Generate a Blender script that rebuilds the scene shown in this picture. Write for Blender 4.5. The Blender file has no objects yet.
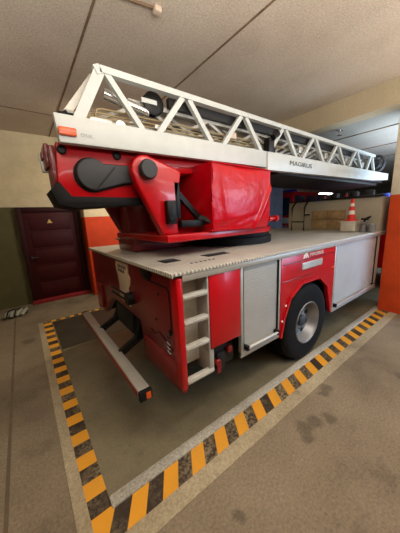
import bpy, bmesh, math, random
from mathutils import Vector, Matrix
random.seed(4)
S = bpy.context.scene
COL = S.collection
PI = math.pi

# ------------------------------------------------------------------ camera
cam_d = bpy.data.cameras.new('camera')
cam = bpy.data.objects.new('camera', cam_d); COL.objects.link(cam); S.camera = cam
CP = Vector((-0.8296, -1.4185, 1.8547)); YAW, PIT, ROL, FOC = 0.9316, -0.2074, -0.0455, 234.42
fw = Vector((math.cos(PIT)*math.cos(YAW), math.cos(PIT)*math.sin(YAW), math.sin(PIT)))
rt = Vector((math.sin(YAW), -math.cos(YAW), 0)); up = rt.cross(fw)
c_, s_ = math.cos(ROL), math.sin(ROL)
r2, u2 = c_*rt + s_*up, -s_*rt + c_*up
m = Matrix.Identity(4)
for i in range(3):
    m[i][0], m[i][1], m[i][2], m[i][3] = r2[i], u2[i], -fw[i], CP[i]
cam.matrix_world = m
cam_d.sensor_fit = 'VERTICAL'; cam_d.sensor_height = 36; cam_d.sensor_width = 27
cam_d.lens = FOC/533*36; cam_d.clip_start = .05; cam_d.clip_end = 100

# ------------------------------------------------------------------ world, lamps, added fill lights, exposure
W = bpy.data.worlds.new('world'); S.world = W; W.use_nodes = True
W.node_tree.nodes['Background'].inputs[0].default_value = (.75, .8, 1, 1)
W.node_tree.nodes['Background'].inputs[1].default_value = .02
S.view_settings.view_transform = 'Standard'; S.view_settings.look = 'None'
S.view_settings.gamma = 1; S.view_settings.use_curve_mapping = False
S.view_settings.exposure = 0.0
def area(loc, size, power, col, aim=None, spread=PI):
    d = bpy.data.lights.new('lamp_and_fill_light', 'AREA'); d.shape = 'RECTANGLE'
    d.size, d.size_y = size; d.energy = power; d.color = col; d.spread = spread
    o = bpy.data.objects.new('lamp_and_fill_light', d); COL.objects.link(o); o.location = loc
    if aim: o.rotation_euler = (Vector(aim)-Vector(loc)).to_track_quat('-Z', 'Y').to_euler()
    return o
WARM = (1, .955, .89)
area((0.5, -1.2, 3.30), (2.6, .35), 44, WARM)
area((-0.3, -2.0, 2.6), (2.6, 1.8), 215, WARM, aim=(0.1, -.9, 9))  # added upward fill near the camera, brightens the ceiling
area((3.0, -3.2, 3.40), (2.4, .35), 22, WARM)
area((3.6, -2.6, 2.6), (2.4, 1.4), 135, WARM, aim=(2.8, -1.0, 9))  # added upward fill for the right part of the ceiling
area((-3.0, 1.6, 2.6), (.6, 1.6), 40, WARM, aim=(-2.4, 1.9, 9))  # unseen upward fill, added on the left side
area((1.5, 3.0, 3.45), (1.2, .3), 66, (1, .88, .68), aim=(1.0, 4.6, 1.0))  # unseen light added and aimed to brighten the back pillar's front
area((9.5, 1.5, 3.0), (3, 2.5), 55, (.62, .78, 1))  # stands in for bluish daylight from the far opening
area((7.5, -1.5, 2.3), (3, 2.5), 150, (.66, .82, 1), aim=(7.5, -1, 9))  # added bluish fill pointing up at the low ceiling
area((6.0, -.5, 2.1), (1.4, 1.4), 75, (.70, .84, 1), aim=(5.9, -.1, 9))  # unseen uplight behind the pillar, added to lift the low ceiling
area((6.4, -5.0, 2.0), (2.6, 2.4), 42, (.45, .68, 1), aim=(3.6, .0, .8), spread=math.radians(50))  # added bluish side fill aimed at the front roller shutter

# ------------------------------------------------------------------ materials
def lin(c):
    return tuple(((v/255)/12.92 if v/255 <= .04045 else ((v/255+.055)/1.055)**2.4) for v in c)+(1,)
class NT:
    def __init__(s, name):
        s.m = bpy.data.materials.new(name); s.m.use_nodes = True
        s.t = s.m.node_tree; s.b = s.t.nodes['Principled BSDF']; s._co = None
    def n(s, typ, **kw):
        o = s.t.nodes.new(typ)
        for k, v in kw.items():
            if k.startswith('i_'): o.inputs[k[2:].replace('_', ' ')].default_value = v
            else: setattr(o, k, v)
        return o
    def link(s, a, b): s.t.links.new(a, b)
    @property
    def co(s):
        if not s._co: s._co = s.n('ShaderNodeTexCoord').outputs['Object']
        return s._co
    def noise(s, scale, detail=6, rough=.6, stretch=None):
        o = s.n('ShaderNodeTexNoise'); o.inputs['Scale'].default_value = scale
        o.inputs['Detail'].default_value = detail; o.inputs['Roughness'].default_value = rough
        co = s.co
        if stretch:
            mp = s.n('ShaderNodeMapping'); mp.inputs['Scale'].default_value = stretch
            s.link(co, mp.inputs[0]); co = mp.outputs[0]
        s.link(co, o.inputs['Vector']); return o.outputs['Fac']
    def math(s, op, a, b=None, c=None):
        o = s.n('ShaderNodeMath', operation=op)
        for i, v in enumerate((a, b, c)):
            if v is None: continue
            if isinstance(v, (int, float)): o.inputs[i].default_value = v
            else: s.link(v, o.inputs[i])
        return o.outputs[0]
    def ramp(s, fac, stops):
        o = s.n('ShaderNodeValToRGB'); e = o.color_ramp.elements
        while len(e) < len(stops): e.new(.5)
        for x, (p, c) in zip(e, stops): x.position = p; x.color = c
        s.link(fac, o.inputs[0]); return o.outputs[0]
    def mix(s, fac, a, b):
        o = s.n('ShaderNodeMix', data_type='RGBA')
        for i, v in ((0, fac), (6, a), (7, b)):
            if isinstance(v, (int, float, tuple)): o.inputs[i].default_value = v
            else: s.link(v, o.inputs[i])
        return o.outputs[2]
    def xyz(s):
        o = s.n('ShaderNodeSeparateXYZ'); s.link(s.co, o.inputs[0]); return o.outputs
    def bump(s, h, strength=.3, dist=.01):
        o = s.n('ShaderNodeBump'); o.inputs['Strength'].default_value = strength; o.inputs['Distance'].default_value = dist
        s.link(h, o.inputs['Height']); s.link(o.outputs[0], s.b.inputs['Normal'])
    def col(s, v):
        if isinstance(v, tuple): s.b.inputs['Base Color'].default_value = v
        else: s.link(v, s.b.inputs['Base Color'])
    def set(s, rough=.5, metal=0, coat=0, spec=.5):
        s.b.inputs['Roughness'].default_value = rough; s.b.inputs['Metallic'].default_value = metal
        s.b.inputs['Coat Weight'].default_value = coat; s.b.inputs['Specular IOR Level'].default_value = spec
        s.b.inputs['Coat Roughness'].default_value = .08
        return s.m
M = {}
def simple(name, c, rough=.5, metal=0, coat=0, var=.12, scale=6, spec=.5):
    k = NT(name); c = lin(c)
    d = tuple(v*(1-var) for v in c[:3])+(1,); l = tuple(min(1, v*(1+var)) for v in c[:3])+(1,)
    k.col(k.ramp(k.noise(scale), [(.35, d), (.65, l)])); M[name] = k.set(rough, metal, coat, spec)
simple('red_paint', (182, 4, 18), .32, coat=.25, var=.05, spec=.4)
simple('shaded_red_paint', (112, 12, 22), .35, coat=.3, var=.08)  # the engine's red darkened, shade put into the colour
simple('white_paint', (190, 194, 190), .4, var=.04)
simple('black_rubber', (15, 15, 16), .7, var=.2, spec=.25)
simple('tyre_rubber', (15, 15, 15), .8, var=.25, scale=12, spec=.2)
simple('black_paint', (12, 12, 13), .45, var=.1, spec=.3)
simple('grey_plastic', (50, 52, 54), .6, var=.08)
simple('chassis_black', (14, 13, 13), .6, var=.2)
simple('alloy', (176, 174, 166), .38, metal=.35, var=.06)
simple('bright_alloy', (205, 205, 200), .3, metal=.7, var=.05)
simple('rim_steel', (134, 135, 137), .42, metal=.5, var=.08)
simple('step_alloy', (186, 184, 174), .45, metal=.2, var=.08)
simple('gold_pipe', (158, 140, 104), .4, metal=.4)
simple('chrome', (225, 225, 225), .15, metal=.9, var=.02)
simple('amber', (200, 78, 14), .3, coat=.3, var=.1)
simple('cream_plate', (208, 186, 164), .5, var=.05)
simple('reflector_red', (130, 18, 24), .3, coat=.3)
simple('cone_red', (214, 38, 24), .5); simple('cone_white', (224, 214, 208), .5)
simple('box_white', (196, 190, 176), .6); simple('wood', (150, 124, 84), .6, var=.25, scale=9)
simple('panel_beige', (158, 152, 134), .55, var=.06)
simple('floor_joint', (98, 85, 68), .9, var=.15); simple('joint_brown', (118, 94, 72), .9, var=.3)
simple('door_maroon', (58, 12, 16), .6, var=.15, spec=.2); simple('door_frame', (44, 12, 14), .6, var=.15, spec=.2)
simple('sill_red', (136, 26, 30), .6, var=.15)
simple('sign_yellow', (205, 170, 90), .5); simple('bundle', (150, 150, 138), .6, var=.25)
simple('glass_dark', (30, 46, 66), .1, coat=.5); simple('roller_blue', (120, 128, 150), .5)
simple('lens_blue', (20, 50, 160), .15, coat=.5); simple('pale_grey', (150, 150, 150), .5)
simple('dark_floor_area', (52, 44, 33), .55, var=.3, scale=3)
simple('text_grey', (74, 82, 78), .5); simple('text_white', (225, 220, 215), .5)
simple('far_wall', (120, 118, 112), .8)

k = NT('lamp_glow'); k.col((1, 1, 1, 1)); k.b.inputs['Emission Color'].default_value = (1, .93, .88, 1); k.b.inputs['Emission Strength'].default_value = 14; M['lamp_glow'] = k.set(.4)

# cloth cover: glossy pvc
k = NT('red_vinyl'); k.col(k.ramp(k.noise(3), [(.3, lin((180, 2, 18))), (.7, lin((198, 5, 25)))]))
k.bump(k.noise(6, 3, .5), .35, .03); M['red_vinyl'] = k.set(.27, coat=0, spec=.28)

# floors
def concrete(name, base, dark, light, rough=.6, spec=.35, speck=.35, stains=()):
    k = NT(name)
    big = k.ramp(k.noise(.9, 8, .62), [(.32, lin(dark)), (.5, lin(base)), (.72, lin(light))])
    fine = k.ramp(k.noise(55, 4, .7), [(.3, (1-speck,)*3+(1,)), (.7, (1+speck*.6,)*3+(1,))])
    mul = k.n('ShaderNodeMix', data_type='RGBA', blend_type='MULTIPLY'); mul.inputs[0].default_value = 1
    k.link(big, mul.inputs[6]); k.link(fine, mul.inputs[7])
    st = k.ramp(k.noise(2.3, 5, .55), [(.60, (0, 0, 0, 1)), (.72, (1, 1, 1, 1))])
    k.col(k.mix(k.math('MULTIPLY', st, .55 if name.startswith('floor') else .06), mul.outputs[2], lin(tuple(v*.62 for v in base))))
    if stains:
        wob = k.n('ShaderNodeTexNoise'); wob.inputs['Scale'].default_value = 7; wob.inputs['Detail'].default_value = 4; k.link(k.co, wob.inputs['Vector'])
        off = k.n('ShaderNodeVectorMath', operation='SCALE'); k.link(wob.outputs['Color'], off.inputs[0]); off.inputs['Scale'].default_value = .16
        ps = k.n('ShaderNodeVectorMath', operation='ADD'); k.link(k.co, ps.inputs[0]); k.link(off.outputs[0], ps.inputs[1])
        tot = None
        for sx, sy, sr in stains:
            d = k.n('ShaderNodeVectorMath', operation='DISTANCE'); k.link(ps.outputs[0], d.inputs[0]); d.inputs[1].default_value = (sx+.08, sy+.08, .08)
            v = k.math('MULTIPLY', k.math('SUBTRACT', sr, d.outputs['Value']), 1/(.5*sr)); v = k.math('MINIMUM', k.math('MAXIMUM', v, 0), 1)
            tot = v if tot is None else k.math('MAXIMUM', tot, v)
        src = k.b.inputs['Base Color'].links[0].from_socket
        k.col(k.mix(k.math('MULTIPLY', tot, .45), src, lin((48, 42, 35))))
    k.bump(k.noise(40, 5, .7), .25, .006); M[name] = k.set(rough, spec=spec)
concrete('floor_outer', (126, 113, 94), (98, 87, 71), (142, 129, 108), .75, .25, stains=[(1.50, -.44, .09), (1.42, -.46, .06), (1.0, -.56, .08), (.90, -.56, .09), (.82, -.6, .07), (1.15, -.62, .08), (-.02, -.62, .05), (2.3, -.9, .09), (-1.02, 3.1, .12)])
concrete('floor_bay', (116, 108, 86), (88, 81, 64), (136, 127, 102), .42, .45, .18)
concrete('floor_band', (162, 149, 122), (136, 122, 98), (178, 166, 138), .7, .3)
concrete('kerb_grey', (172, 168, 156), (128, 124, 114), (196, 192, 180), .55, .4, .5)
concrete('ceiling_plaster', (204, 188, 170), (192, 175, 157), (213, 198, 180), .9, .1, .3)
concrete('ceiling_low', (176, 172, 162), (166, 162, 152), (184, 180, 170), .9, .1, .25)
concrete('beam_cream', (196, 180, 150), (186, 170, 140), (204, 188, 158), .85, .15, .15)

def split_z(name, low, high, z, x_alt=None):
    k = NT(name); zz = k.xyz()[2]
    zz = k.math('ADD', zz, k.math('MULTIPLY', k.noise(9), .012))
    f = k.math('GREATER_THAN', zz, z+.006)
    n = k.ramp(k.noise(3, 8, .65), [(.3, (.82, .82, .82, 1)), (.7, (1.08, 1.08, 1.08, 1))])
    mul = k.n('ShaderNodeMix', data_type='RGBA', blend_type='MULTIPLY'); mul.inputs[0].default_value = 1
    k.link(k.mix(f, lin(low), lin(high)), mul.inputs[6]); k.link(n, mul.inputs[7]); k.col(mul.outputs[2])
    k.bump(k.noise(60, 4), .15, .004); M[name] = k.set(.7, spec=.3)
split_z('wall_paint', (88, 84, 52), (200, 185, 152), 2.25)
split_z('pillar_paint', (222, 80, 34), (226, 218, 196), 2.08)
split_z('pillar_red', (214, 70, 30), (226, 206, 168), 1.98)

def stripes(name, along, ph, per, slant=0):
    k = NT(name); x, y, z = k.xyz()
    u = (x if along == 'x' else y)
    v = (y if along == 'x' else x)
    u = k.math('ADD', u, k.math('MULTIPLY', v, slant))
    f = k.math('FRACT', k.math('DIVIDE', k.math('ADD', u, ph+50*per), per))
    yel = k.math('LESS_THAN', f, .5)
    wear = k.ramp(k.noise(34, 6, .75), [(.44, (0, 0, 0, 1)), (.56, (1, 1, 1, 1))])
    bigw = k.ramp(k.noise(2.6, 3, .5), [(.38, (0, 0, 0, 1)), (.66, (1, 1, 1, 1))])
    blk = k.mix(k.math('MULTIPLY', k.math('MULTIPLY', wear, bigw), .85), lin((54, 44, 35)), lin((146, 130, 102)))
    yl = k.mix(k.math('MULTIPLY', k.math('MULTIPLY', wear, bigw), .22), lin((218, 152, 40)), lin((164, 138, 88)))
    k.col(k.mix(yel, blk, yl)); M[name] = k.set(.6, spec=.3)
stripes('stripe_right', 'x', .55+.6*-.16, .245, -.6)
stripes('stripe_left', 'y', -.065, .25)
stripes('stripe_back', 'x', 0, .16)

# chequer plate
k = NT('chequer_plate'); x, y, z = k.xyz()
a = k.math('ADD', x, y); b = k.math('SUBTRACT', x, y)
pat = k.math('MULTIPLY', k.math('SINE', k.math('MULTIPLY', a, 2*PI/.07)), k.math('SINE', k.math('MULTIPLY', b, 2*PI/.07)))
k.col(k.mix(k.math('MULTIPLY', k.math('GREATER_THAN', pat, .3), .4), k.ramp(k.noise(2.5, 6), [(.3, lin((166, 164, 156))), (.7, lin((192, 190, 182)))]), lin((228, 226, 216))))
k.bump(pat, .8, .01); M['chequer_plate'] = k.set(.42, metal=.25)
k = NT('tread_edge'); x, y, z = k.xyz()
w = k.math('SINE', k.math('MULTIPLY', k.math('ADD', x, y), 2*PI/.036)); k.col(k.mix(k.math('GREATER_THAN', w, 0), lin((176, 172, 160)), lin((226, 224, 214)))); k.bump(w, .6, .008); M['tread_edge'] = k.set(.4, metal=.25)
# roller shutter slats
k = NT('shutter_slats'); z = k.xyz()[2]
w = k.math('ABSOLUTE', k.math('SINE', k.math('MULTIPLY', z, PI/.026)))
k.col(k.ramp(k.noise(2), [(.3, lin((172, 171, 164))), (.7, lin((186, 185, 178)))])); k.bump(k.math('POWER', w, .4), .35, .004); M['shutter_slats'] = k.set(.42, metal=.3)
# ribbed alloy back of the step recess
k = NT('ribbed_alloy'); xx = k.xyz()
w = k.math('SINE', k.math('MULTIPLY', xx[2], 2*PI/.016)); k.col(lin((190, 188, 176))); k.bump(w, .25, .003); M['ribbed_alloy'] = k.set(.5, metal=.2)

# ------------------------------------------------------------------ mesh helpers
def newbm(): return bmesh.new()
def box(bm, x0, x1, y0, y1, z0, z1, bev=0, seg=2):
    r = bmesh.ops.create_cube(bm, size=1)
    vs = r['verts']
    for v in vs: v.co = Vector((x0+(v.co.x+.5)*(x1-x0), y0+(v.co.y+.5)*(y1-y0), z0+(v.co.z+.5)*(z1-z0)))
    if bev:
        es = list({e for v in vs for e in v.link_edges})
        bmesh.ops.bevel(bm, geom=es, offset=bev, segments=seg, affect='EDGES', profile=.5)
    return bm
def prism(bm, pts, axis, d0, d1, bev=0, seg=2):
    """polygon of 2D points extruded along axis: x -> (y,z), y -> (x,z), z -> (x,y)"""
    def P(p, d): return {'x': (d, p[0], p[1]), 'y': (p[0], d, p[1]), 'z': (p[0], p[1], d)}[axis]
    a = [bm.verts.new(P(p, d0)) for p in pts]; b = [bm.verts.new(P(p, d1)) for p in pts]
    n = len(pts); fs = [bm.faces.new(a), bm.faces.new(b[::-1])]
    for i in range(n): fs.append(bm.faces.new((a[i], a[(i+1) % n], b[(i+1) % n], b[i])))
    bmesh.ops.recalc_face_normals(bm, faces=fs)
    if bev:
        es = list({e for f in fs[:2] for e in f.edges})
        bmesh.ops.bevel(bm, geom=es, offset=bev, segments=seg, affect='EDGES', profile=.5)
    return bm
def tube(bm, pts, r, n=10):
    pts = [Vector(p) for p in pts]; rings = []
    for i, p in enumerate(pts):
        if i == 0: d = pts[1]-p
        elif i == len(pts)-1: d = p-pts[i-1]
        else: d = (pts[i+1]-p).normalized()+(p-pts[i-1]).normalized()
        d.normalize(); q = d.to_track_quat('Z', 'Y')
        rings.append([bm.verts.new(p+q @ Vector((r*math.cos(2*PI*j/n), r*math.sin(2*PI*j/n), 0))) for j in range(n)])
    fs = []
    for a, b in zip(rings, rings[1:]):
        for j in range(n): fs.append(bm.faces.new((a[j], a[(j+1) % n], b[(j+1) % n], b[j])))
    fs += [bm.faces.new(rings[0][::-1]), bm.faces.new(rings[-1])]
    bmesh.ops.recalc_face_normals(bm, faces=fs); return bm
def bar(bm, a, b, w, d, upv=(0, 1, 0)):
    """rectangular bar from a to b; d = size along upv, w = the other one"""
    a, b = Vector(a), Vector(b); t = (b-a).normalized(); u = Vector(upv); u = (u-u.dot(t)*t).normalized(); s = t.cross(u)
    f = [[bm.verts.new(p+u*d/2*i+s*w/2*j) for i, j in ((-1, -1), (1, -1), (1, 1), (-1, 1))] for p in (a, b)]
    fs = [bm.faces.new(f[0]), bm.faces.new(f[1][::-1])]
    for j in range(4): fs.append(bm.faces.new((f[0][j], f[0][(j+1) % 4], f[1][(j+1) % 4], f[1][j])))
    bmesh.ops.recalc_face_normals(bm, faces=fs); return bm
def lathe(bm, prof, c, axis='z', n=32, cap=True):
    """profile of (radius, height) revolved about axis through c"""
    def P(r, h, t):
        u, v = r*math.cos(t), r*math.sin(t)
        return Vector(c)+Vector({'z': (u, v, h), 'y': (u, h, v), 'x': (h, u, v)}[axis])
    rings = [[bm.verts.new(P(max(r, 1e-4), h, 2*PI*j/n)) for j in range(n)] for r, h in prof]
    fs = []
    for a, b in zip(rings, rings[1:]):
        for j in range(n): fs.append(bm.faces.new((a[j], a[(j+1) % n], b[(j+1) % n], b[j])))
    if cap: fs += [bm.faces.new(rings[0][::-1]), bm.faces.new(rings[-1])]
    bmesh.ops.recalc_face_normals(bm, faces=fs); return bm
def disc(bm, c, axis, r, h, n=32, bev=.006):
    return lathe(bm, [(r-bev, 0), (r, bev), (r, h-bev), (r-bev, h)], c, axis, n)
def worldloc(o):
    v = Vector((0, 0, 0))
    while o: v += Vector(o.location); o = o.parent
    return v
def obj(name, bm, mat, parent=None, loc=None, smooth=35, label=None):
    me = bpy.data.meshes.new(name)
    base = worldloc(parent) if parent else Vector((0, 0, 0))
    org = base + (Vector(loc)-base if loc is not None else Vector((0, 0, 0)))
    bmesh.ops.translate(bm, verts=bm.verts, vec=-org)
    bm.to_mesh(me); bm.free()
    for p in me.polygons: p.use_smooth = True
    me.set_sharp_from_angle(angle=math.radians(smooth))
    o = bpy.data.objects.new(name, me); COL.objects.link(o); me.materials.append(M[mat])
    o.location = org-base
    if parent: o.parent = parent
    if label: o['label'] = label
    return o
def dup(o, dloc, parent=None):
    c = o.copy(); COL.objects.link(c); c.location = Vector(o.location)+Vector(dloc)
    if parent: c.parent = parent
    for ch in list(o.children):
        if ch.name in COL.objects: d = ch.copy(); COL.objects.link(d); d.parent = c
    return c
def tag(o, label, cat, group=None):
    o['label'] = label; o['category'] = cat
    if group: o['group'] = group
    return o
def thing(name, label, cat, loc, group=None):
    o = bpy.data.objects.new(name, None); COL.objects.link(o); o.location = loc; o.empty_display_size = .2
    return tag(o, label, cat, group)
def struct(name, bm, mat, parent=None):
    o = obj(name, bm, mat, parent)
    if not parent: o['kind'] = 'structure'
    return o
def text(name, body, size, mat, parent, loc, face='-y', width=None, ext=.0015):
    c = bpy.data.curves.new(name, 'FONT'); c.body = body; c.size = size; c.extrude = ext; c.resolution_u = 3
    t = bpy.data.objects.new(name, c); COL.objects.link(t)
    dg = bpy.context.evaluated_depsgraph_get(); me = bpy.data.meshes.new_from_object(t.evaluated_get(dg))
    bpy.data.objects.remove(t)
    if width:
        w = max(v.co.x for v in me.vertices)-min(v.co.x for v in me.vertices)
        for v in me.vertices: v.co.x *= width/w
    base = worldloc(parent)
    for v in me.vertices:
        x, y, z = v.co
        v.co = Vector(loc)-base+Vector((x, -z, y) if face == '-y' else (-z, -x, y))
    me.materials.append(M[mat])
    o = bpy.data.objects.new(name, me); COL.objects.link(o); o.parent = parent; return o

# ================================================================== SETTING
H, HL, XB = 3.82, 3.45, 4.15
struct('floor', box(newbm(), -5, 22, -6, 10, -.2, 0), 'floor_outer')
struct('floor_bay', box(newbm(), -.64, 6.9, 0, 3.72, -.05, .004), 'floor_bay')
struct('ceiling', box(newbm(), -5, XB+.02, -6, 10, H, H+.3), 'ceiling_plaster')
struct('ceiling_beam', box(newbm(), XB, XB+.3, -6, 10, HL, H+.3), 'beam_cream')
struct('ceiling_low', box(newbm(), XB+.3, 22, -6, 10, HL+.003, HL+.3), 'ceiling_low')
struct('wall_back', box(newbm(), -5, 9.2, 5.32, 5.6, 0, H+.2), 'wall_paint')
struct('wall_left', box(newbm(), -5.2, -5, -6, 5.6, 0, H+.2), 'wall_paint')
struct('wall_front', box(newbm(), -5.2, 22, -6.2, -6, 0, H+.2), 'wall_paint')
struct('wall_recess', box(newbm(), 9.0, 22, 10, 10.2, 0, H), 'far_wall')
struct('wall_right', box(newbm(), 22, 22.2, -6, 10.2, 0, H), 'far_wall')
# formwork joints in the ceiling
i = 1
def trim(bm, mat):
    global i
    o = struct('trim_%d' % i, bm, mat); i += 1; return o
for xx in (0.03, 1.41, -1.38, -2.8):
    trim(box(newbm(), xx-.011, xx+.011, -6, 5.32, H-.006, H+.01), 'joint_brown')
trim(box(newbm(), -5, XB, 4.02, 4.045, H-.005, H+.01), 'joint_brown')
for xx in (5.3, 6.9, 8.5):
    trim(box(newbm(), xx-.02, xx+.02, -6, 10, HL-.008, HL+.02), 'joint_brown')
# floor joint and the painted bands round the parking bay
trim(box(newbm(), -1.215, -1.19, -6, 5.32, -.01, .003), 'floor_joint')
prism_pts = [(-.77, -.25), (5.2, -.25), (5.2, -.085), (-.64, -.085)]
trim(prism(newbm(), prism_pts, 'z', -.02, .006), 'stripe_right')
trim(prism(newbm(), [(-.77, -.25), (-.64, -.085), (-.64, 3.72), (-.77, 3.80)], 'z', -.02, .0065), 'stripe_left')
trim(prism(newbm(), [(-.77, 3.80), (-.64, 3.72), (3.5, 3.72), (3.5, 3.80)], 'z', -.02, .006), 'stripe_back')
trim(prism(newbm(), [(-.85, -.37), (5.2, -.37), (5.2, -.25), (-.77, -.25), (-.77, 3.80), (-.85, 3.80)], 'z', -.02, .005), 'floor_band')
trim(box(newbm(), -.64, 5.2, -.085, 0, -.02, .018, .006), 'kerb_grey')
trim(box(newbm(), -.62, 2.0, 2.42, 3.68, -.02, .008), 'dark_floor_area')  # dark flat area across the back of the bay floor

# front pillar (right of the picture) and pillar beside the door
struct('pillar_right', box(newbm(), 4.3, 4.85, -.95, -.065, 0, H, .012), 'pillar_paint')
struct('pillar_back', box(newbm(), .44, 1.32, 4.87, 5.33, 0, H, .01), 'pillar_red')

# maroon door in the back wall
d1 = struct('door_1', box(newbm(), -.78, .30, 5.26, 5.33, .07, 2.15, .004), 'door_maroon')
fr = newbm(); box(fr, -.865, -.77, 5.22, 5.34, 0, 2.24, .006); box(fr, .29, .385, 5.22, 5.34, 0, 2.24, .006); box(fr, -.77, .29, 5.22, 5.34, 2.14, 2.24, .006)
obj('door_frame', fr, 'door_frame', d1)
for zz in (.16, .55, .94, 1.33, 1.72):
    b = newbm(); box(b, -.66, .18, 5.245, 5.27, zz, zz+.31, .012); obj('door_panel', b, 'door_maroon', d1)
obj('sill', box(newbm(), -.865, .385, 5.15, 5.34, 0, .08, .008), 'sill_red', d1, label='red door sill')
b = newbm(); disc(b, (-.72, 5.20, 1.10), 'y', .03, .05, 16); tube(b, [(-.72, 5.20, 1.10), (-.60, 5.20, 1.10)], .011); obj('door_handle', b, 'grey_plastic', d1)
sg = obj('warning_sign', prism(newbm(), [(-.315, 1.875), (-.20, 1.875), (-.2575, 1.97)], 'y', 5.232, 5.246, .004), 'sign_yellow', d1, label='small yellow triangular sign')
# bluish roller door further along the back wall
d2 = struct('door_2', box(newbm(), 7.3, 9.1, 5.25, 5.34, 0, 3.1), 'roller_blue')
for j in range(14):
    if j: obj('door_slat', box(newbm(), 7.35, 9.05, 5.235, 5.26, .1+j*.2, .27+j*.2, .008), 'roller_blue', d2)
obj('shutter_housing', box(newbm(), 7.2, 9.19, 5.1, 5.33, 3.0, 3.3, .02), 'sill_red', d2, label='red housing above the bluish roller door')

# ================================================================== FIRE ENGINE
FE = thing('fire_engine', 'red fire engine with white turntable ladder parked in the striped bay', 'fire engine', (2.1, 1.25, 0))
DK = 1.468
# --- body shell pieces (right side at y = 0, rear at x = 0)
prof = [(0, .47), (.70, .45), (.76, .85), (1.62, .87), (2.07, .54), (2.5, .51), (2.5, 1.43), (0, 1.43)]
rear = obj('rear_panel', prism(newbm(), prof, 'x', 0, .05, .006), 'shaded_red_paint', FE, label='red rear body panel with shade in its colour')  # red bodywork coloured darker to show the rear face in shade
obj('corner_post', box(newbm(), -.004, .052, -.012, .09, .50, 1.425, .014), 'red_paint', FE)
obj('corner_post', box(newbm(), -.004, .052, 2.41, 2.512, .50, 1.425, .014), 'red_paint', FE)
b = newbm(); box(b, .052, .30, .235, .7, .47, 1.42); box(b, .055, 4.2, .24, 2.26, .88, 1.42); box(b, .31, 1.25, .06, .7, .76, 1.40)
box(b, 2.56, 4.2, .06, .9, .5, 1.40); box(b, .05, 1.25, 2.1, 2.47, .55, 1.42); box(b, 2.6, 4.2, 1.7, 2.47, .5, 1.42); box(b, .72, 1.26, .05, .7, .54, .78)
obj('underbody', b, 'chassis_black', FE)
b = newbm(); box(b, .05, 7.2, .82, .92, .62, .88); box(b, .05, 7.2, 1.58, 1.68, .62, .88); box(b, .05, .15, .8, 1.7, .62, .86); tube(b, [(1.855, .2, .5), (1.855, 2.3, .5)], .09, 12)
lathe(b, [(.05, -.22), (.2, -.1), (.2, .1), (.05, .22)], (1.855, 1.25, .5), 'y', 16)
obj('chassis', b, 'chassis_black', FE)
# rear door outline, handle, vents, cream sheet
b = newbm()
def seam(pts, r=.008): tube(b, pts, r, 6)
seam([(-.002, .52, 1.33), (-.002, .14, 1.33), (-.002, .11, 1.30), (-.002, .11, .96)]); seam([(-.002, .11, .96), (-.002, .14, .93)])
obj('door_seal', b, 'black_rubber', rear)
b = newbm(); prism(b, [(.59, 1.42), (.42, 1.42), (.40, 1.38), (.44, 1.335), (.54, 1.335), (.60, 1.37)], 'x', -.022, .004, .006); box(b, -.034, -.02, .44, .56, 1.365, 1.385, .004); obj('door_handle', b, 'black_paint', rear)
for y_, z_ in ((.30, 1.24), (.38, .99), (.14, .965)):
    obj('bolt', disc(newbm(), (-.008, y_, z_), 'x', .014, .012, 10, .002), 'chassis_black', rear)
for q in range(5):
    b = newbm(); tube(b, [(-.004, .20, .93-q*.04), (-.008, .185, .925-q*.04), (-.008, .165, .92-q*.04), (-.004, .15, .915-q*.04)], .006, 8); obj('vent_louvre', b, 'pale_grey' if q > 1 else 'grey_plastic', rear)
b = newbm(); tube(b, [(-.004, .50, .86), (-.004, .42, .84), (-.004, .33, .89), (-.004, .30, .88), (-.004, .10, .80)], .004, 6); obj('panel_seam', b, 'door_frame', rear)
obj('lower_panel', box(newbm(), -.006, .01, .07, .68, .50, .72, .004), 'reflector_red', rear)
pl = [(1.33, 1.40), (1.35, 1.36), (1.34, 1.30), (1.30, 1.24), (1.29, 1.12), (1.31, 1.05), (1.30, .95), (.98, .93), (.96, 1.00), (1.00, 1.06), (1.0, 1.14), (.95, 1.18), (.93, 1.26), (.97, 1.30), (.96, 1.40)]
sh = obj('heat_sheet', prism(newbm(), pl, 'x', -.010, .004, .003), 'cream_plate', rear, label='cream wavy-edged plate')
for r_ in range(2):
    for q in range(5):
        if r_ == 0 or q < 4: obj('vent_slot', box(newbm(), -.014, -.006, 1.26-q*.055-.025, 1.26-q*.055, 1.34-r_*.05, 1.375-r_*.05, .003), 'grey_plastic', sh)
b = newbm(); tube(b, [(-.04, 1.50, 1.06), (-.04, .93, 1.08)], .012); tube(b, [(-.04, 1.50, 1.00), (-.04, .93, 1.01)], .012); obj('pipe_rail', b, 'black_paint', rear)
obj('rear_lamp', disc(newbm(), (-.07, .92, 1.05), 'x', .07, .075, 18, .01), 'black_paint', rear)
b = newbm(); box(b, -.03, .01, 2.12, 2.30, .60, .95, .01); obj('tail_light', b, 'reflector_red', rear)
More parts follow.
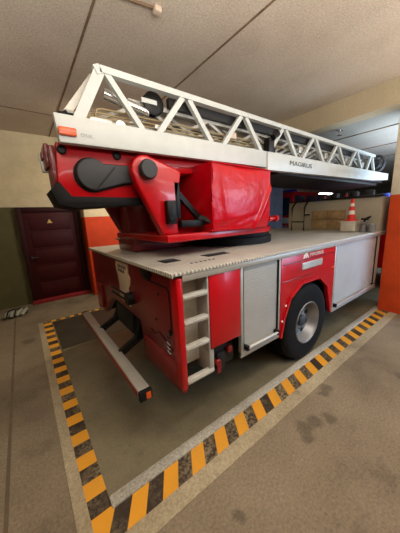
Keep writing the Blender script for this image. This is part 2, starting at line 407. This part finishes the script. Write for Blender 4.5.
# --- underrun bumper on folded arms
bp = obj('bumper', box(newbm(), -.285, -.185, .21, 2.40, .425, .505, .008), 'alloy', FE)
obj('bumper_stripe', box(newbm(), -.289, -.28, .25, 2.36, .43, .488, .003), 'reflector_red', bp)
obj('end_cap', box(newbm(), -.290, -.180, .185, .225, .418, .508, .01), 'black_rubber', bp)
obj('end_cap', box(newbm(), -.290, -.180, 2.385, 2.425, .418, .508, .01), 'black_rubber', bp)
obj('side_reflector', box(newbm(), -.235, -.195, .178, .19, .432, .49, .003), 'amber', bp)
for y_ in (.93, 1.66):
    b = newbm(); bar(b, (.12, y_, .84), (.12, y_, .60), .08, .06); bar(b, (.14, y_, .64), (-.24, y_, .45), .07, .05); bar(b, (.10, y_, .80), (-.02, y_, .54), .04, .07)
    tube(b, [(.12, y_-.05, .62), (.12, y_+.05, .62)], .045, 12)
    obj('bumper_arm', b, 'black_paint', FE)
obj('tow_box', box(newbm(), .0, .3, 1.02, 1.55, .58, .84, .02), 'chassis_black', FE)
# --- ladder steps recess
b = newbm(); box(b, .05, .31, .15, .17, .60, 1.40); obj('step_backing', b, 'ribbed_alloy', FE)
b = newbm(); box(b, .283, .30, .0, .215, .72, 1.40, .003); box(b, .285, .335, .0, .20, .52, .735, .006); obj('step_side', b, 'alloy', FE)
for z_, x1 in ((1.27, .285), (1.06, .285), (.845, .285), (.55, .325)):
    b = newbm(); box(b, .05, x1, -.008, .045, z_-.026, z_+.014, .007); box(b, .055, x1-.005, -.012, .02, z_-.014, z_+.002, .003); obj('step', b, 'step_alloy', FE)
# --- right side panels
obj('side_panel', box(newbm(), .302, .662, -.008, .03, .75, 1.395, .006), 'red_paint', FE)
b = newbm(); box(b, .34, .655, .09, .3, .46, .74, .01); box(b, .42, .52, .06, .2, .44, .62, .02); obj('battery_box', b, 'chassis_black', FE)
for x_ in (.43, .58): obj('red_lamp', disc(newbm(), (x_, .05, .53+.08*(x_ > .5)), 'y', .034, .045, 14, .006), 'reflector_red', FE)
obj('red_tag', box(newbm(), .41, .46, .052, .062, .42, .50, .003), 'reflector_red', FE)
def shutter(x0, x1, z0, z1):
    s = obj('roller_shutter', box(newbm(), x0+.025, x1-.025, .012, .03, z0+.03, z1), 'shutter_slats', FE)
    b = newbm(); box(b, x0, x0+.035, -.008, .03, z0-.03, z1, .004); box(b, x1-.028, x1, -.006, .03, z0-.02, z1, .004); box(b, x0, x1, -.006, .03, z0-.045, z0+.012, .004); obj('shutter_frame', b, 'alloy', s)
    for xa, xb in ((x0+.036, x0+.046), (x1-.04, x1-.028)): obj('guide_rail', box(newbm(), xa, xb, -.004, .02, z0, z1), 'black_rubber', s)
    b = newbm(); tube(b, [(x0+.07, -.035, z0+.05), (x1-.07, -.035, z0+.05)], .012, 10); box(b, x0+.04, x1-.04, -.004, .02, z0+.012, z0+.03, .003); obj('handle_bar', b, 'bright_alloy', s)
    for x_ in (x0+.065, x1-.065): obj('handle_bracket', box(newbm(), x_-.018, x_+.018, -.045, .012, z0+.025, z0+.075, .006), 'black_paint', s)
    return s
shutter(.665, 1.275, .55, 1.395)
shutter(2.52, 4.15, .48, 1.395)
b = newbm(); box(b, 4.15, 4.24, -.008, .1, .44, 1.40, .008); obj('front_post', b, 'alloy', FE)
# red wheel-arch panel with polygonal arch
arch = [(1.28, .50), (1.305, .50), (1.36, .71), (1.47, .91), (1.70, 1.035), (2.10, 1.03), (2.31, .88), (2.45, .48), (2.51, .48), (2.51, 1.395), (1.28, 1.395)]
ap = obj('arch_panel', prism(newbm(), arch, 'y', -.008, .03, .005), 'red_paint', FE)
fl = newbm(); pts = [(1.295, .49), (1.35, .71), (1.46, .92), (1.695, 1.047), (2.105, 1.042), (2.32, .89), (2.46, .47)]
for a_, c__ in zip(pts, pts[1:]): bar(fl, (a_[0], -.008, a_[1]), (c__[0], -.008, c__[1]), .03, .03)
obj('arch_flare', fl, 'red_paint', ap)
b = newbm()
for a_, c__ in zip(pts, pts[1:]): bar(b, (a_[0], .35, a_[1]+.02), (c__[0], .35, c__[1]+.02), .03, .66)
obj('wheel_well', b, 'chassis_black', FE)
for z_ in (1.315, 1.12): obj('panel_crease', box(newbm(), 1.30, 1.9 if z_ < 1.2 else 2.49, -.013, -.004, z_, z_+.012, .004), 'shaded_red_paint', ap)
obj('grille_plate', box(newbm(), 1.68, 2.15, -.016, -.004, 1.20, 1.285, .004), 'alloy', ap)
for q in range(4): obj('grille_bar', box(newbm(), 1.70, 2.13, -.021, -.012, 1.212+q*.018, 1.222+q*.018, .002), 'step_alloy', ap)
obj('side_marker', box(newbm(), 2.42, 2.48, -.022, -.004, 1.10, 1.125, .004), 'amber', ap)
e = newbm(); prism(e, [(1.695, 1.335), (1.72, 1.335), (1.735, 1.365), (1.75, 1.335), (1.765, 1.335), (1.78, 1.365), (1.795, 1.335), (1.82, 1.335), (1.785, 1.39), (1.772, 1.39), (1.757, 1.415), (1.742, 1.39), (1.728, 1.39)], 'y', -.0125, -.006); obj('emblem', e, 'text_white', ap)
text('lettering', 'MAGIRUS', .058, 'text_white', ap, (1.84, -.011, 1.342), width=.32)
for p_ in ((1.375, .85), (1.315, .68)): obj('rivet', disc(newbm(), (p_[0], -.018, p_[1]), 'y', .014, .01, 10, .003), 'cone_white', ap)
b = newbm(); box(b, 0.05, 4.85, -.015, .035, 1.395, 1.446, .003); obj('trim_rail', b, 'alloy', FE)
# left side shell
b = newbm(); box(b, .05, 4.24, 2.47, 2.5, .55, 1.43); obj('left_side_panel', b, 'red_paint', FE)
# --- deck
dk = obj('deck', box(newbm(), -.03, 4.85, -.012, 2.53, 1.445, DK, .006), 'chequer_plate', FE)
obj('deck_edge', box(newbm(), -.034, 4.85, -.020, -.008, 1.447, DK+.003, .003), 'tread_edge', dk)
obj('deck_edge', box(newbm(), -.040, -.028, -.018, 2.53, 1.438, DK+.003, .003), 'tread_edge', dk)
for (xa, ya, w_, l_) in ((.14, .40, .17, .16), (.60, .36, .30, .13), (1.0, 2.1, .25, .15)):
    b = newbm(); box(b, xa, xa+w_, ya, ya+l_, DK-.01, DK+.004, .002); f_ = obj('deck_hatch', b, 'black_paint', dk)
    b = newbm(); box(b, xa+.02, xa+w_-.02, ya+l_/2-.012, ya+l_/2+.012, DK+.002, DK+.012, .003); obj('hatch_grip', b, 'grey_plastic', f_)
for q in range(6): obj('deck_stud', disc(newbm(), (.30+q*.05, .22, DK-.004), 'z', .014, .008, 10, .002), 'grey_plastic', dk)
# --- wheels
def wheel(cx, y0, s, twin):
    """s = -1: outer face at y0 looking to -y"""
    w = newbm(); wd = .28
    tp = [(.262, .03), (.28, .008), (.335, .002), (.42, 0), (.465, .012), (.49, .04), (.5, .08), (.5, wd-.08), (.49, wd-.04), (.465, wd-.012), (.42, wd), (.27, wd-.02), (.26, wd/2)]
    def ring(off):
        lathe(w, [(r, (y0 + (-s)*(h+off))) for r, h in tp]+[(tp[0][0], y0+(-s)*(tp[0][1]+off))], (cx, 0, .5), 'y', 48, cap=False)
    ring(0)
    if twin: ring(.31)
    for q in range(48):
        t = 2*PI*q/48; ca, sa = math.cos(t), math.sin(t)
        for h0, h1 in ((.05, .12), (.16, .23)):
            bar(w, (cx+.497*ca, y0+(-s)*h0, .5+.497*sa), (cx+.497*ca, y0+(-s)*h1, .5+.497*sa), .03, .014, (ca, 0, sa))
    wh = obj('wheel', w, 'tyre_rubber', FE)
    r = newbm()
    if twin: pr = [(.272, .004), (.264, -.004), (.252, .008), (.240, .03), (.222, .085), (.205, .118), (.12, .122), (.10, .105), (.0, .10)]
    else: pr = [(.272, .004), (.264, -.004), (.25, .02), (.22, .06), (.18, .03), (.12, .01), (0, .01)]
    lathe(r, [(rr, y0+(-s)*h) for rr, h in pr], (cx, 0, .5), 'y', 40, cap=False)
    rim = obj('rim', r, 'rim_steel', wh)
    hd = .120 if twin else .03
    for q in range(8):
        t = 2*PI*(q+.5)/8
        c = (cx+.170*math.cos(t), y0+(-s)*hd, .5+.170*math.sin(t)); b = newbm(); lathe(b, [(.031, -.004*s*-1), (.031, .006*s)], c, 'y', 14); obj('hand_hole', b, 'black_paint', wh)
    hb = newbm(); lathe(hb, [(.075, y0+(-s)*(hd-.01)), (.07, y0+(-s)*(hd-.05)), (.045, y0+(-s)*(hd-.065)), (0, y0+(-s)*(hd-.065))], (cx, 0, .5), 'y', 24); obj('hub', hb, 'grey_plastic', wh)
    for q in range(10):
        t = 2*PI*q/10; c = (cx+.107*math.cos(t), 0, .5+.107*math.sin(t)); b = newbm(); lathe(b, [(.010, y0+(-s)*(hd-.005)), (.010, y0+(-s)*(hd-.03))], c, 'y', 6); obj('wheel_nut', b, 'chrome', wh)
    return wh
wheel(1.86, -.02, -1, True)
wheel(1.86, 2.52, 1, True)
wheel(6.25, .06, -1, False); wheel(6.25, 2.44, 1, False)
# --- cab (mostly behind the front pillar)
CX = .95
b = newbm(); prism(b, [(x_+CX, z_) for x_, z_ in [(4.55, .55), (4.75, .55), (4.85, .85), (5.0, 1.05), (5.6, 1.05), (5.8, .85), (5.9, .45), (6.45, .45), (6.5, 1.15), (6.35, 1.96), (6.2, 2.05), (4.55, 2.05)]], 'y', .02, 2.48, .04, 3)
cab = obj('cab', b, 'red_paint', FE)
for ys in (.012, 2.465):
    for xa, xb in ((4.7, 5.3), (5.42, 6.2)): obj('side_window', box(newbm(), xa+CX, xb+CX, ys, ys+.02, 1.32, 1.90, .008), 'glass_dark', cab)
b = newbm(); prism(b, [(6.495+CX, 1.22), (6.51+CX, 1.22), (6.375+CX, 1.93), (6.36+CX, 1.93)], 'y', .2, 2.3); obj('windscreen', b, 'glass_dark', cab)
obj('front_bumper', box(newbm(), 6.4+CX, 6.62+CX, .02, 2.48, .38, .72, .03), 'white_paint', cab)
for y_ in (.45, 2.0):
    b = newbm(); disc(b, (5.0+CX, y_, 2.03), 'z', .09, .17, 20, .03); obj('beacon', b, 'lens_blue', cab)
# equipment wall at the front end of the deck
ew = obj('equipment_locker', box(newbm(), 4.22, 4.8, .02, 1.80, DK-.004, 2.07, .01), 'panel_beige', FE)
for q in range(2):
    for w_ in range(2): obj('wooden_board', box(newbm(), 4.195, 4.225, .585+w_*.335, .91+w_*.335, 1.50+q*.19, 1.68+q*.19, .006), 'wood', ew)
obj('top_rail', box(newbm(), 4.17, 4.26, .0, 1.82, 2.075, 2.105, .008), 'black_paint', ew)
for y_ in (.2, .45, .8): obj('roof_fitting', box(newbm(), 4.3, 4.45, y_, y_+.12, 2.07, 2.2, .02), 'chassis_black', ew)
for y_ in (.62, 1.02): obj('red_indicator', disc(newbm(), (4.28, y_, 2.10), 'z', .03, .07, 12, .01), 'reflector_red', ew)
b = newbm()
for y_, dy in ((1.585, -.13), (1.30, -.09)):
    tube(b, [(4.0, y_, DK), (4.0, y_, 1.95), (4.02, y_+dy*.3, 2.03), (4.05, y_+dy, 2.13), (4.2, y_+dy, 2.13)], .017)
tube(b, [(4.0, 1.585, 1.66), (4.0, 1.30, 1.66)], .013); tube(b, [(4.0, 1.30, 1.80), (4.2, 1.30, 1.80)], .013)
obj('grab_rail', b, 'black_paint', FE)
# --- turntable
tt = newbm(); lathe(tt, [(.65, DK-.004), (.65, 1.56), (.62, 1.57), (.62, 1.63), (.0, 1.63)], (1.71, 1.25, 0), 'z', 64); obj('turntable_ring', tt, 'black_rubber', FE)
pf = newbm(); box(pf, .25, 1.72, .52, 1.98, 1.625, 1.70, .015); lathe(pf, [(.64, 1.62), (.64, 1.68), (.62, 1.695), (.0, 1.695)], (1.71, 1.25, 0), 'z', 48)
plat = obj('turntable_platform', pf, 'red_paint', FE)
obj('platform_knob', lathe(newbm(), [(.0, -.07), (.03, -.07), (.035, -.02), (.02, 0), (.02, .06), (.045, .07), (.045, .11), (0, .12)], (1.93, .60, 1.79), 'x', 16), 'red_paint', plat)
b = newbm(); box(b, .55, 1.7, 1.10, 1.60, 1.70, 2.40, .03); box(b, .25, .75, 1.50, 1.80, 1.68, 2.20, .02); box(b, .22, 1.72, 1.30, 1.86, DK+.002, 1.64, .02); obj('turret_core', b, 'shaded_red_paint', FE)  # fills the gaps round the turret; their shade is in the darker red
def arc(cx, cz, r, a0, a1, n): return [(cx+r*math.cos(math.radians(a0+(a1-a0)*j/n)), cz+r*math.sin(math.radians(a0+(a1-a0)*j/n))) for j in range(n+1)]
lug = [(.26, 1.70), (.03, 2.16)]+arc(.135, 2.275, .135, 205, 62, 14)+[(.44, 2.32), (.50, 2.29), (.43, 1.98), (.43, 1.70)]
obj('turret_cheek', prism(newbm(), lug, 'y', .60, .70, .022, 3), 'red_paint', FE)
obj('turret_cheek', prism(newbm(), lug, 'y', 1.80, 1.90, .022, 3), 'shaded_red_paint', FE)  # far cheek: same red as the near one, darkened for shade
b = newbm(); lathe(b, [(.078, .61), (.085, .56), (.072, .53), (.0, .528)], (.135, 0, 2.28), 'y', 28); obj('pin_cap', b, 'grey_plastic', FE)
b = newbm(); box(b, .285, .385, .54, .61, 1.80, 2.02, .012); box(b, .30, .33, .53, .55, 1.83, 1.86, .004); obj('control_box', b, 'black_paint', FE)
b = newbm(); bar(b, (.42, .66, 2.15), (.70, .64, 1.86), .05, .05); bar(b, (.70, .66, 1.86), (.80, .52, 1.80), .05, .05); box(b, .44, .74, .56, .66, 1.76, 1.83, .01); box(b, .40, .47, .60, .70, 1.85, 2.2, .01); obj('seat_bracket', b, 'black_paint', FE)
obj('type_plate', box(newbm(), .17, .25, 1.79, 1.805, 1.60, 1.63, .003), 'text_white', FE)
# --- vinyl cover over the operator seat
def cover():
    bm = newbm(); nx, ny, nz = 20, 14, 14
    x0, x1, y0, y1, z0, z1 = .76, 1.68, .45, 1.08, 1.70, 2.385
    def warp(p):
        u, v, w = (p.x-x0)/(x1-x0), (p.y-y0)/(y1-y0), (p.z-z0)/(z1-z0)
        q = p.copy()
        q.y += -.022*math.sin(PI*u)*math.sin(PI*w) + .05*max(0, .28-w)**1*math.sin(u*7+1)
        q.x += -.022*math.sin(PI*v)*math.sin(PI*w)
        fold = abs((u-.98)+(.62-w)*.45*1.0)                 # diagonal fold near the right end
        q.y += -.026*math.exp(-(fold/.035)**2)*max(0, min(1, (.95-w)*3))*(w < .95)
        fold2 = abs((w-.16)-(u-.5)*.25)
        q.y += .010*math.exp(-(fold2/.05)**2)*math.sin(PI*min(1, u*1.1))
        fold3 = abs((u-.12)-.10*(1-w))
        q.y += -.007*math.exp(-(fold3/.035)**2)*math.sin(PI*w)
        q.z += -.03*u*(w > .9)*.4 - .018*math.sin(PI*u)*(w > .95)
        q.x += .014*math.sin(9*w+5*v)*(u < .05)
        t = .10*(w < .16)*(.16-w)/.16
        q.y += t*.25*(v < .5)
        return q
    faces = []
    def grid(f, a, b_):
        g = [[bm.verts.new(warp(f(i/a, j/b_))) for j in range(b_+1)] for i in range(a+1)]
        for i in range(a):
            for j in range(b_): bm.faces.new((g[i][j], g[i+1][j], g[i+1][j+1], g[i][j+1]))
    L = lambda a, b_, t: a+(b_-a)*t
    grid(lambda u, w: Vector((L(x0, x1, u), y0, L(z0, z1, w))), 44, 34)
    grid(lambda u, w: Vector((L(x0, x1, u), y1, L(z0, z1, w))), 20, 14)
    grid(lambda v, w: Vector((x0, L(y0, y1, v), L(z0, z1, w))), 24, 34)
    grid(lambda v, w: Vector((x1, L(y0, y1, v), L(z0, z1, w))), 24, 34)
    grid(lambda u, v: Vector((L(x0, x1, u), L(y0, y1, v), z1)), 44, 24)
    grid(lambda u, v: Vector((L(x0, x1, u), L(y0, y1, v), z0)), 20, 14)
    bmesh.ops.remove_doubles(bm, verts=bm.verts, dist=.0015)
    bmesh.ops.recalc_face_normals(bm, faces=bm.faces)
    return bm
cv = obj('seat_cover', cover(), 'red_vinyl', FE, smooth=50, label='shiny red vinyl cover')
b = newbm(); tube(b, [(.757, .447, 1.72), (.735, .442, 2.0), (.757, .447, 2.375)], .009, 8); tube(b, [(.76, .447, 2.378), (1.2, .432, 2.368), (1.67, .447, 2.365)], .007, 8); obj('cover_piping', b, 'red_vinyl', cv)
# --- ladder frame: red tail with round cover
lf = obj('ladder_frame', prism(newbm(), [(-.515, 2.46), (-.545, 2.16), (-.47, 2.045), (.3, 2.045), (.5, 2.30), (1.7, 2.36), (1.7, 2.46)], 'y', .75, 1.04, .012), 'red_paint', FE)
b = newbm(); prism(b, [(-.605, 2.105), (-.565, 1.995), (-.44, 1.965), (.2, 2.0), (.2, 2.058), (-.46, 2.062), (-.54, 2.175)], 'y', .725, 1.07, .015); obj('rubber_bumper', b, 'black_rubber', lf)
cp = arc(-.285, 2.235, .125, 45, 290, 26)+[(-.05, 2.17), (.10, 2.19), (.10, 2.33), (-.05, 2.325), (-.17, 2.325)]
dcv = obj('pivot_cover', prism(newbm(), cp, 'y', .70, .755, .012, 3), 'grey_plastic', lf)
obj('cover_rib', bar(newbm(), (-.28, .698, 2.11), (-.11, .698, 2.30), .012, .006), 'black_paint', dcv)
obj('cover_rim', prism(newbm(), [((x_+.28)*1.10-.285, (z_-2.235)*1.09+2.232) for x_, z_ in cp], 'y', .735, .76, .006), 'black_rubber', dcv)
for x_, z_ in ((-.485, 2.405), (-.065, 2.405)):
    b = newbm(); lathe(b, [(.034, .76), (.034, .735), (.026, .728), (.024, .738), (.0, .735)], (x_, 0, z_), 'y', 18); obj('lamp', b, 'black_paint', lf)
b = newbm()
for y_ in (.80, .88, .96, 1.03): box(b, -.565, -.53, y_-.018, y_+.018, 2.10, 2.44, .006)
box(b, -.585, -.55, .90, 1.10, 2.30, 2.48, .01); box(b, -.60, -.56, 1.0, 1.10, 2.38, 2.44, .008); obj('rear_grille', b, 'shaded_red_paint', lf)
# --- ladder
def rail_prism(y0, y1, pts): return prism(newbm(), pts, 'y', y0, y1, .006)
zb = lambda x_: 2.418+.013*x_; zt = lambda x_: 2.607+.0135*x_
XE = 6.4
b = rail_prism(.60, .665, [(-.51, 2.42), (1.83, zb(1.83)), (1.83, zt(1.83)), (-.525, 2.607)])
prism(b, [(1.80, 2.405), (5.4, 2.47), (XE, 2.53), (XE, 2.672), (1.80, 2.625)], 'y', .575, .665, .008)
lad = obj('ladder', b, 'white_paint', FE, label='white extending ladder')
b = prism(newbm(), [(-.53, 2.425), (XE, 2.51), (XE, 2.70), (-.545, 2.607)], 'y', 1.835, 1.90, .006); obj('side_rail', b, 'white_paint', lad)
b = newbm(); box(b, -.45, XE-.1, .66, 1.84, 2.47, 2.50); box(b, 2.2, XE-.3, .7, 1.8, 2.40, 2.47, .02)
obj('ladder_belly', b, 'chassis_black', lad)
ZT = lambda x_: 2.974+.001*x_
for y_ in (.632, 1.868):
    b = newbm(); bar(b, (-.17, y_, ZT(-.2)), (5.55, y_, ZT(5.55)), .048, .055); bar(b, (-.205, y_, 2.955), (-.165, y_, 2.974), .06, .055); obj('top_rail', b, 'white_paint', lad)
    b = newbm(); bar(b, (-.165, y_, 2.97), (-.37, y_, 2.58), .075, .04); obj('strut', b, 'white_paint', lad)
    b = newbm(); bar(b, (-.13, y_, 2.97), (.165, y_, 2.58), .045, .04); obj('strut', b, 'white_paint', lad)
    for q in range(7):
        ax_ = .608+.796*q
        dx = .31 if q == 0 else .32
        if ax_ > 5.3: dx = .22
        for sgn in (-1, 1):
            b = newbm(); bar(b, (ax_+sgn*.035, y_, ZT(ax_)-.02), (ax_+sgn*dx, y_, 2.60+.012*ax_), .05, .04); obj('strut', b, 'white_paint', lad)
b = newbm(); bar(b, (-.20, .72, 2.95), (-.46, .72, 2.60), .05, .05); obj('end_brace', b, 'alloy', lad)
b = newbm(); box(b, -.49, -.39, .62, .74, 2.605, 2.632, .008); tube(b, [(-.44, .66, 2.63), (-.42, .72, 2.665)], .02); obj('end_buffer', b, 'black_rubber', lad)
b = newbm(); tube(b, [(-.43, .68, 2.65), (-.36, .72, 2.66)], .022); obj('end_fitting', b, 'step_alloy', lad)
obj('marker_lamp', box(newbm(), -.515, -.395, .575, .605, 2.462, 2.52, .012), 'amber', lad)
text('lettering', 'MAGIRUS', .085, 'text_grey', lad, (2.27, .571, 2.505), width=.58)
text('lettering', 'DLK', .03, 'pale_grey', lad, (-.37, .598, 2.475), width=.085)
for y0, y1, zt_, zb_, xs in ((.75, 1.75, 2.86, 2.66, -.22), (.84, 1.66, 2.87, 2.69, .05), (.95, 1.55, 2.84, 2.71, .25)):
    for yy in (y0, y1):
        b = newbm(); bar(b, (xs, yy, zb_), (XE-.2, yy, zb_+.02), .05, .04); bar(b, (xs+.3, yy, zt_), (5.2, yy, zt_+.02), .04, .04)
        x_ = xs+.05; q = 0
        while x_ < 4.9:
            a_ = (x_, yy, zb_+.02) if q % 2 == 0 else (x_, yy, zt_); c__ = (x_+.38, yy, zt_) if q % 2 == 0 else (x_+.38, yy, zb_+.02)
            bar(b, a_, c__, .028, .028); x_ += .38; q += 1
        obj('inner_ladder_side', b, 'alloy', lad)
rg = newbm(); tube(rg, [(.1, .86, 2.72), (.1, 1.64, 2.72)], .018, 8); rung = obj('rung', rg, 'alloy', lad)
for q in range(1, 18): dup(rung, (.3*q, 0, .001*q), lad)
b = newbm(); bar(b, (.46, .71, 2.912), (5.1, .71, 2.93), .085, .05); obj('rail_shade_bar', b, 'chassis_black', lad)  # dark bar standing in for the shade below the top rail
for z_, y_, xs, xe in ((2.735, .70, -.22, 2.6), (2.70, .705, -.28, 2.2), (2.665, .70, -.30, 1.7)):
    b = newbm(); tube(b, [(xs, y_, z_-.06), (xs+.02, y_, z_-.01), (xs+.06, y_, z_), (xe, y_, z_+.02)], .008, 8); obj('hydraulic_pipe', b, 'gold_pipe', lad)
pu = obj('pulley', lathe(newbm(), [(.03, .69), (.085, .69), (.10, .70), (.088, .715), (.088, .735), (.10, .75), (.085, .76), (.03, .76)], (.31, 0, 2.875), 'y', 32), 'black_paint', lad)
obj('pulley_bracket', box(newbm(), .18, .33, .675, .69, 2.855, 2.895, .006), 'white_paint', pu)
b = newbm(); tube(b, [(-.12, .74, 2.87), (.26, .74, 2.80)], .042, 16); obj('hydraulic_cylinder', b, 'chrome', lad)
b = newbm(); box(b, -.27, -.08, .69, .80, 2.61, 2.675, .02); disc(b, (-.02, .69, 2.63), 'y', .05, .06, 20); box(b, .30, .42, .69, .78, 2.66, 2.71, .015); obj('valve_block', b, 'bright_alloy', lad)
b = newbm(); box(b, 1.24, 1.36, .69, .75, 2.73, 2.80, .01); obj('junction_box', b, 'cream_plate', lad)
b = newbm(); box(b, 1.84, 1.95, .59, .68, 2.62, 2.80, .01); tube(b, [(1.9, .58, 2.80), (2.0, .58, 2.86)], .035); box(b, 1.95, 2.1, .68, .75, 2.64, 2.76, .01); obj('rail_clamp', b, 'black_paint', lad)
for q in range(4):
    b = newbm(); x_ = 2.65+.79*q; box(b, x_, x_+.10, .66, .70, 2.72, 2.82, .012); tube(b, [(x_-.05, .69, 2.70), (x_+.16, .69, 2.80)], .016); obj('roller_guide', b, 'alloy', lad)
b = newbm(); lathe(b, [(.17, 5.87), (.20, 5.90), (.17, 5.93), (.15, 5.90), (.17, 5.87)], (0, .70, 2.86), 'x', 28, cap=False); lathe(b, [(.10, 5.82), (.12, 5.90), (.10, 5.98), (0, 5.98)], (0, .70, 2.86), 'x', 24)
for q in range(8):
    t = PI*q/4; tube(b, [(5.90, .70+.05*math.cos(t), 2.86+.05*math.sin(t)), (5.90, .70+.18*math.cos(t), 2.86+.18*math.sin(t))], .01, 6)
bar(b, (5.8, .70, 2.62), (5.90, .70, 2.72), .05, .05); obj('hose_reel', b, 'grey_plastic', lad)

# ================================================================== THINGS ON THE DECK
cr = tag(obj('crate', box(newbm(), 3.90, 4.12, .30, .53, DK+.008, 1.655, .01), 'box_white', loc=(4.01, .415, DK)), 'small whitish box on the deck front, under the traffic cone', 'box')
b = newbm(); obj('lid', box(b, 3.893, 4.127, .293, .537, 1.635, 1.664, .006), 'box_white', cr)
cn = thing('traffic_cone', 'red and white traffic cone standing on the whitish box', 'traffic cone', (4.01, .40, 1.664))
b = newbm(); box(b, 3.925, 4.095, .315, .485, 1.664, 1.684, .006); obj('base', b, 'cone_red', cn)
zz = [1.684, 1.78, 1.85, 1.92, 1.975, 2.055]; rr = lambda z_: .068-(z_-1.684)*.128
for j in range(5):
    obj('cone_band', lathe(newbm(), [(rr(zz[j]), zz[j]), (rr(zz[j+1]), zz[j+1])], (4.01, .40, 0), 'z', 24), 'cone_red' if j % 2 == 0 else 'cone_white', cn, label=('red' if j % 2 == 0 else 'white')+' band of the cone')
sp = thing('hose_coupling', 'small silver fitting with black handle at the front corner of deck', 'fitting', (4.02, .14, DK))
DK += .007
b = newbm(); lathe(b, [(.07, DK), (.07, DK+.03), (.05, DK+.04), (.05, DK+.13), (.065, DK+.14), (.065, DK+.17), (0, DK+.17)], (4.02, .19, 0), 'z', 20); lathe(b, [(.055, DK), (.055, DK+.12), (.04, DK+.14), (0, DK+.14)], (4.0, .07, 0), 'z', 20); obj('body', b, 'rim_steel', sp)
b = newbm(); tube(b, [(4.02, .19, DK+.16), (4.02, .18, DK+.22), (4.02, .10, DK+.26)], .018); box(b, 3.99, 4.05, .13, .24, DK+.2, DK+.235, .01); obj('handle', b, 'black_paint', sp)

# ================================================================== ROOM DETAILS
cd = thing('ceiling_conduit', 'short rusty conduit with junction box on the ceiling', 'conduit', (.45, .93, H))
obj('pipe', tube(newbm(), [(.0, 1.02, H-.012), (.38, .945, H-.012), (.55, .915, H-.012)], .012), 'joint_brown', cd)
b = newbm(); box(b, .50, .57, .88, .95, H-.05, H, .008); obj('junction_box', b, 'cream_plate', cd)
spk = thing('ceiling_sprinkler', 'small sprinkler head on the lower bluish ceiling', 'sprinkler', (4.63, .976, HL))
b = newbm(); lathe(b, [(.05, HL+.002), (.05, HL-.015), (.02, HL-.02), (.02, HL-.08), (.045, HL-.085), (.045, HL-.10), (0, HL-.10)], (4.63, .976, 0), 'z', 16); obj('head', b, 'chrome', spk)
bn = thing('cable_bundle', 'small pale crumpled bundle with dark straps on floor by green wall', 'bundle', (-1.2, 4.55, 0))
b = newbm()
for q in range(4):
    tube(b, [(-1.36+q*.09, 4.50, .035), (-1.33+q*.09, 4.55, .10-.01*q), (-1.27+q*.09, 4.62, .11), (-1.22+q*.07, 4.68, .03)], .035, 10)
obj('sheet', b, 'bundle', bn)
b = newbm()
for q in range(2): tube(b, [(-1.34+q*.13, 4.44, .05), (-1.30+q*.12, 4.54, .15), (-1.20+q*.10, 4.66, .15), (-1.15+q*.08, 4.73, .03)], .013, 8)
obj('strap', b, 'black_rubber', bn)
def far_lamp(x_, y_, z_, where):
    t = thing('fluorescent_lamp', where, 'lamp', (x_, y_, z_))
    obj('tube', box(newbm(), x_-.7, x_+.7, y_-.12, y_+.12, z_-.06, z_, .02), 'lamp_glow', t)
    obj('housing', box(newbm(), x_-.75, x_+.75, y_-.15, y_+.15, z_, z_+.08, .02), 'pale_grey', t)
    b = newbm()
    for d in (-.5, .5): tube(b, [(x_+d, y_, z_+.07), (x_+d, y_, HL+.01)], .01, 6)
    obj('hanger', b, 'black_paint', t)
far_lamp(15, 6.1, 2.98, 'glowing fluorescent lamp far behind, right one seen under the ladder')
far_lamp(17.0, 8.38, 2.92, 'glowing fluorescent lamp far behind, left one seen under the ladder')
# second engine standing deep in the hall
f2 = thing('parked_fire_engine', 'distant red fire engine with blue windscreen beyond the deck', 'fire engine', (11.2, 6.5, 0))
b = newbm(); prism(b, [(10.0, .55), (10.0, 1.6), (10.12, 2.75), (10.3, 2.9), (12.4, 2.9), (12.4, .55)], 'y', 5.35, 7.7, .05, 3); obj('cab', b, 'red_paint', f2)
b = newbm(); prism(b, [(9.985, 1.75), (10.005, 1.75), (10.10, 2.62), (10.08, 2.62)], 'y', 5.5, 7.55); obj('windscreen', b, 'glass_dark', f2)
obj('bumper', box(newbm(), 9.82, 10.1, 5.35, 7.7, .5, .95, .03), 'white_paint', f2); obj('grille', box(newbm(), 9.975, 10.01, 5.5, 7.55, 1.35, 1.62, .01), 'white_paint', f2)
for y_ in (5.65, 7.4): obj('headlamp', disc(newbm(), (9.95, y_, 1.15), 'x', .12, .07, 20), 'chrome', f2)
for x_ in (11.0,):
    for y_ in (5.37, 7.4): obj('wheel', lathe(newbm(), [(.3, 0), (.48, 0), (.5, .04), (.5, .24), (.48, .28), (.3, .28), (.0, .2)], (x_, y_, .5), 'y', 28), 'tyre_rubber', f2)
for xa, xb in ((10.25, 11.15), (11.3, 12.25)): obj('side_window', box(newbm(), xa, xb, 5.335, 5.36, 1.7, 2.7, .02), 'glass_dark', f2)
obj('light_bar', box(newbm(), 10.4, 10.7, 5.5, 7.5, 2.9, 3.02, .03), 'lens_blue', f2)
